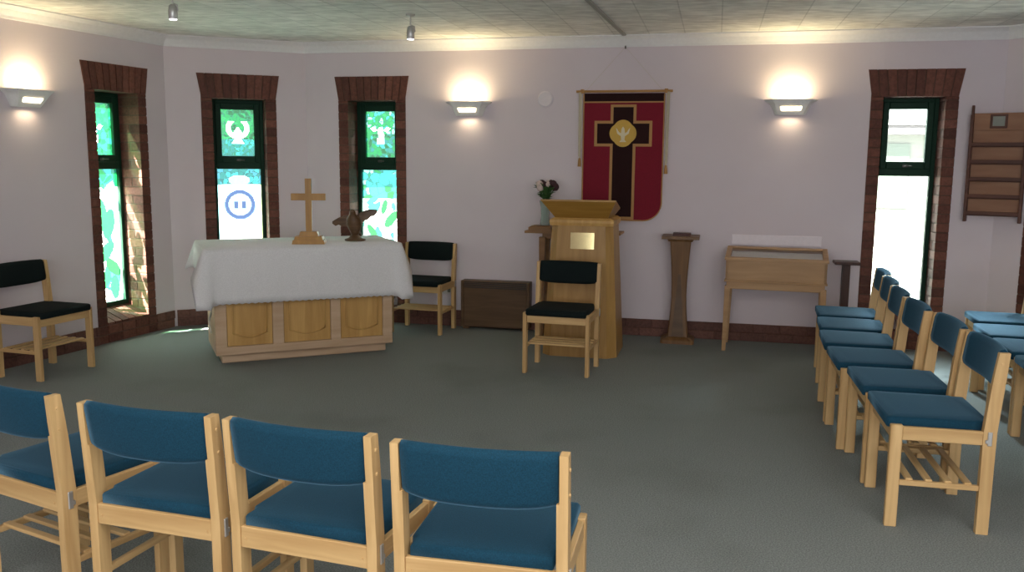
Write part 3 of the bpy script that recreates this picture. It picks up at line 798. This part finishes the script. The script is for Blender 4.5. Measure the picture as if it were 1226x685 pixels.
def cross_pts(a, h, zt, z1, z0, zb): return [(-a, zb), (a, zb), (a, z0), (h, z0), (h, z1), (a, z1), (a, zt), (-a, zt), (-a, z1), (-h, z1), (-h, z0), (-a, z0)]
bm = new(); prism(bm, cross_pts(.112, .253, 2.052, 1.912, 1.690, 1.048), -.0055, -.003); obj('cross_border', bm, M['gold_cloth'], t)
bm = new(); prism(bm, cross_pts(.088, .228, 2.030, 1.888, 1.714, 1.072), -.0075, -.0055); obj('cross_cloth', bm, M['maroon'], t)
bm = new(); pts = []
for k in range(48):
    a = 2*PI*k/48; rr = .106+.012*abs(math.cos(2*a))*1.0-.010*(1 if k % 2 else 0)*0; pts.append((rr*math.cos(a), 1.803+rr*math.sin(a)))
prism(bm, pts, -.0105, -.0075); em = obj('emblem', bm, M['motif_gold'], t)
bm = new()
prism(bm, [(-.012, 1.735), (.012, 1.735), (.02, 1.79), (.012, 1.845), (0, 1.862), (-.012, 1.845), (-.02, 1.79)], -.013, -.0105)
for s in (-1, 1): prism(bm, [(s*.012, 1.775), (s*.05, 1.80), (s*.062, 1.85), (s*.05, 1.838), (s*.035, 1.815), (s*.012, 1.80)], -.013, -.0105)
prism(bm, [(-.03, 1.728), (.03, 1.728), (.012, 1.752), (-.012, 1.752)], -.013, -.0105)
obj('dove_motif', bm, M['motif_white'], em)
bm = new(); tube(bm, [(-.42, -.008, 2.166), (.42, -.008, 2.166)], .011, 10)
for s in (-1, 1): tube(bm, [(s*.365, -.008, 2.15), (s*.365, -.008, 2.185)], .016, 10)
obj('pole', bm, M['gold_cloth'], t)
bm = new(); tube(bm, [(-.33, -.008, 2.175), (0, .012, 2.545), (.33, -.008, 2.175)], .0013, 6); obj('hanging_cord', bm, M['cream_rope'], t)
bm = new(); box(bm, (-.006, .010, 2.53), (.006, .03, 2.555), .001); obj('hook', bm, M['dark_metal'], t)
for s, zb in ((-1, 1.51), (1, 1.455)):
    bm = new(); tube(bm, [(s*.378, -.012, 2.16), (s*.375, -.006, 1.9), (s*.379, -.006, zb+.06)], .008, 6)
    tube(bm, [(s*.392, -.012, 2.16), (s*.390, -.006, 1.9), (s*.388, -.006, zb+.09)], .006, 6); rb = obj('ribbon', bm, M['cream_rope'], t)
    bm = new(); tube(bm, [(s*.380, -.006, zb+.075), (s*.381, -.006, zb+.05), (s*.382, -.006, zb)], [.009, .013, .016], 8); obj('tassel', bm, M['gold_cloth'], rb)
# round wall plate
bm = new(); n = 28
rg = [[(r_*math.cos(2*PI*k/n), y, r_*math.sin(2*PI*k/n)) for k in range(n)] for r_, y in ((.072, 0), (.072, -.008), (.060, -.016), (.048, -.014))]
loft(bm, rg); o = obj('wall_plate', bm, plain('pale_disc_paint', (.73, .66, .69), .5), None, loc=WM.p(2.325, .001, 2.105), rotz=WALL_ROT); tag(o, 'small round pale disc mounted on the wall left of the banner', 'wall disc')

# ------------------------------------------------------------------ book rack across the right corner
A_ = Vector((3.709, 7.225, 0)); B_ = Vector((4.046, 6.985, 0)); dv = B_-A_; RW_ = dv.length
t = thing('book_rack', 'brown wooden five shelf leaflet rack hung across the right corner', 'rack', A_, math.atan2(dv.y, dv.x))
for x, ztop in ((0, 2.03), (RW_-.024, 1.96)):
    bm = new(); box(bm, (x, -.075, 1.10), (x+.024, -.02, 1.955), .003); box(bm, (x, -.04, 1.95), (x+.02, -.02, ztop), .003); obj('side_post', bm, M['rack_dark'], t)
bm = new(); box(bm, (.022, -.030, 1.15), (RW_-.022, -.020, 1.965), .002); obj('back_panel', bm, M['rack_wood'], t)
for k in range(5):
    z = 1.150+.137*k
    bm = new(); box(bm, (.022, -.075, z), (RW_-.022, -.028, z+.012), .002); box(bm, (.022, -.075, z), (RW_-.022, -.066, z+.035), .002); obj('shelf', bm, M['rack_dark'], t)
bm = new(); box(bm, (.022, -.045, 1.83), (RW_-.022, -.028, 1.965), .003); obj('top_panel', bm, M['rack_wood'], t)
bm = new(); box(bm, (.140, -.056, 1.845), (.262, -.044, 1.955), .003); q = obj('notice_frame', bm, M['rack_dark'], t)
bm = new(); box(bm, (.158, -.060, 1.862), (.244, -.055, 1.938), .001); obj('notice_card', bm, M['card'], q)

# ------------------------------------------------------------------ wall lamps
def light(name, kind, loc, energy, col, rot=(0, 0, 0), size=None, sy=None, spot=None):
    l = bpy.data.lights.new(name, kind); l.energy = energy; l.color = col
    if kind == 'AREA':
        l.shape = 'RECTANGLE'; l.size = size; l.size_y = sy or size
    elif kind in ('POINT', 'SPOT'): l.shadow_soft_size = size or .03
    if spot: l.spot_size = spot; l.spot_blend = .6
    o = bpy.data.objects.new(name, l); C.objects.link(o); o.location = loc; o.rotation_euler = rot; return o
def lamp_proto(label, w, s, dz):
    t = thing('wall_uplighter', label, 'wall lamp', w.p(s, 0, dz), w.rot, 'plaster uplighters on the walls')
    bm = new()
    top = [(-.205, 0, .118), (-.205, -.045, .118), (-.155, -.125, .118), (.155, -.125, .118), (.205, -.045, .118), (.205, 0, .118)]
    mid = [(-.160, 0, .085), (-.160, -.04, .085), (-.130, -.108, .085), (.130, -.108, .085), (.160, -.04, .085), (.160, 0, .085)]
    bot = [(-.12, 0, 0), (-.12, -.02, 0), (-.10, -.045, 0), (.10, -.045, 0), (.12, -.02, 0), (.12, 0, 0)]
    vr = [[bm.verts.new(p) for p in r] for r in (bot, mid, top)]
    for a, b in zip(vr, vr[1:]):
        for i in range(5): bm.faces.new((a[i], a[i+1], b[i+1], b[i]))
    bm.faces.new(vr[0])
    o = obj('shell', bm, M['lamp_white'], t); md = o.modifiers.new('thickness', 'SOLIDIFY'); md.thickness = .008; md.offset = 0
    bm = new()
    rim = [bm.verts.new(p) for p in top]
    tube(bm, [(x, y-.004, z) for x, y, z in top], .007, 6); obj('rim', bm, M['lamp_white'], t)
    bm = new()
    def fyy(z): return -.045-(.063)*(z/.085)-.006
    pts = [(-.075, .030), (.075, .030), (.085, .060), (-.085, .060)]
    a = [bm.verts.new((x, fyy(z)-.003, z)) for x, z in pts]; b = [bm.verts.new((x, fyy(z)+.006, z)) for x, z in pts]
    bm.faces.new(a); bm.faces.new(b[::-1])
    for i in range(4): j = (i+1) % 4; bm.faces.new((a[j], a[i], b[i], b[j]))
    obj('light_slot', bm, M['bulb'], t)
    bm = new(); tube(bm, [(-.07, -.055, .085), (.07, -.055, .085)], .010, 8); obj('bulb', bm, M['bulb'], t)
    return t
LZ = 1.962
lamps = [lamp_proto('white plaster uplighter on the left wall above the black chair', WL, WLS-.13, 1.925)]
proto_l = lamps[0]
lamps.append(dup(proto_l, WM.p(1.62, 0, LZ), WM.rot, 'white plaster uplighter on the back wall left of the banner'))
lamps.append(dup(proto_l, WM.p(4.43, 0, LZ), WM.rot, 'white plaster uplighter on the back wall right of the banner'))
for (w, s, z) in ((WL, WLS-.13, 1.925), (WM, 1.62, LZ), (WM, 4.43, LZ)):
    light('uplight', 'AREA', w.p(s, .062, z+.105), 3.5, (1, .80, .46), (PI, 0, w.rot), .13, .06)
    light('downglow', 'AREA', w.p(s, .06, z-.02), .25, (1, .80, .5), (0, 0, w.rot), .14, .05)

# ------------------------------------------------------------------ ceiling spotlights
def spot(label, x, y, zt, tilt):
    t = thing('ceiling_spotlight', label, 'spotlight', (x, y, HC), 0, 'ceiling spotlights')
    bm = new(); lathe(bm, [(.035, 0), (.035, -.012), (.012, -.02)][::-1], 16); obj('ceiling_rose', bm, M['metal'], t, True)
    bm = new(); tube(bm, [(0, 0, -.01), (0, 0, zt+.10)], .006, 8); tube(bm, [(.0, 0, zt+.10), (.03, 0, zt+.09), (.034, 0, zt+.05)], .005, 8); obj('stem', bm, M['metal'], t)
    bm = new(); lathe(bm, [(.026, zt), (.030, zt+.005), (.030, zt+.05), (.024, zt+.085), (.012, zt+.095)], 20); h = obj('lamp_head', bm, M['metal'], t, True)
    bm = new(); lathe(bm, [(.024, zt-.006), (.025, zt+.002)], 18); obj('lens', bm, M['spot_lens'], h)
    return t
spot('small ceiling spotlight hanging above the left end of the altar', -2.25, 5.98, -.175, 0)
spot('small ceiling spotlight hanging above the right end of the altar', -.78, 6.81, -.180, 0)

# ------------------------------------------------------------------ outside
bm = new(); box(bm, (-40, -20, -.60), (45, 60, -.35)); o = obj('ground_outside', bm, plain('grey_paving', (.22, .23, .21), .9)); o['kind'] = 'structure'
t = thing('house_outside', 'white building with pale roof seen through the clear window', 'building', (9.3, 20.0, -.35), R(-13))
bm = new(); box(bm, (-8, 0, 0), (8, 6, 2.9)); obj('wall', bm, plain('pale_render', (.12, .12, .11), .8), t)
bm = new(); box(bm, (-8.3, -.35, 2.55), (8.3, -.1, 2.76)); obj('fascia', bm, plain('grey_fascia', (.055, .045, .05), .6), t)
bm = new(); prism(bm, [(-8.3, 2.76), (8.3, 2.76), (8.3, 2.80), (-8.3, 2.80)], -.4, 6); obj('roof', bm, plain('pale_roof', (.6, .6, .6), .8), t)
bm = new(); box(bm, (-2.6, -.03, .9), (-.35, .02, 2.35)); obj('window', bm, plain('green_grey_pane', (.06, .075, .062), .4), t)

# ------------------------------------------------------------------ lights, world, camera
W = bpy.data.worlds.new('World'); SC.world = W; W.use_nodes = True; nt = W.node_tree
bg = nt.nodes['Background']
tc = N(nt, 'ShaderNodeTexCoord'); sp = N(nt, 'ShaderNodeSeparateXYZ'); nt.links.new(tc.outputs['Generated'], sp.inputs[0])
nt.links.new(ramp(nt, sp.outputs['Z'], [(0, (.95, .98, 1)), (.5, (.82, .91, 1))]), bg.inputs[0]); bg.inputs[1].default_value = 4.2
sd = Vector((.86, .505, -1.05)).normalized()
s = bpy.data.lights.new('sun', 'SUN'); s.energy = 125; s.color = (1, .96, .88); s.angle = .01
so = bpy.data.objects.new('sun', s); C.objects.link(so); so.rotation_euler = sd.to_track_quat('-Z', 'Y').to_euler(); so.location = (-10, -2, 12)
# added area fills behind and above the camera, standing in for nave light
light('nave_rear_fill', 'AREA', (0, YB+.15, 1.5), 120, (.92, .96, 1), (R(99), 0, 0), 6.5, 1.6)
light('nave_overhead_fill', 'AREA', (0, .4, HC-.03), 95, (1, .97, .92), (0, 0, 0), 5, 3)

# added fill lamps boosting the sky light outside the two right hand windows
for w, c in (WINS[3], WINS[4]):
    q = Vector(w.p(c, -2.6, 3.9)); aim = Vector(w.p(c, .9, .35)); dr = aim-q
    o = light('yard_fill_light', 'AREA', q, 1300, (.74, .89, 1), (0, 0, 0), 1.5, 1.2); o.rotation_euler = dr.to_track_quat('-Z', 'Y').to_euler()
cam = bpy.data.cameras.new('camera'); co = bpy.data.objects.new('camera', cam); C.objects.link(co)
cam.sensor_width = 36; cam.sensor_fit = 'HORIZONTAL'; cam.lens = 1051.1/1226*36; cam.clip_start = .05; cam.clip_end = 200
mtx = Matrix.Translation((0, 0, 1.5642)) @ Matrix.Rotation(PI/2-.1427, 4, 'X') @ Matrix.Rotation(.0086, 4, 'Z')
co.matrix_world = mtx; SC.camera = co
SC.view_settings.view_transform = 'Standard'; SC.view_settings.look = 'None'; SC.view_settings.exposure = 0.5; SC.view_settings.gamma = 1
SC.cycles.use_denoising = True; SC.cycles.max_bounces = 10; SC.cycles.diffuse_bounces = 5; SC.cycles.transparent_max_bounces = 12
SC.cycles.sample_clamp_indirect = 6
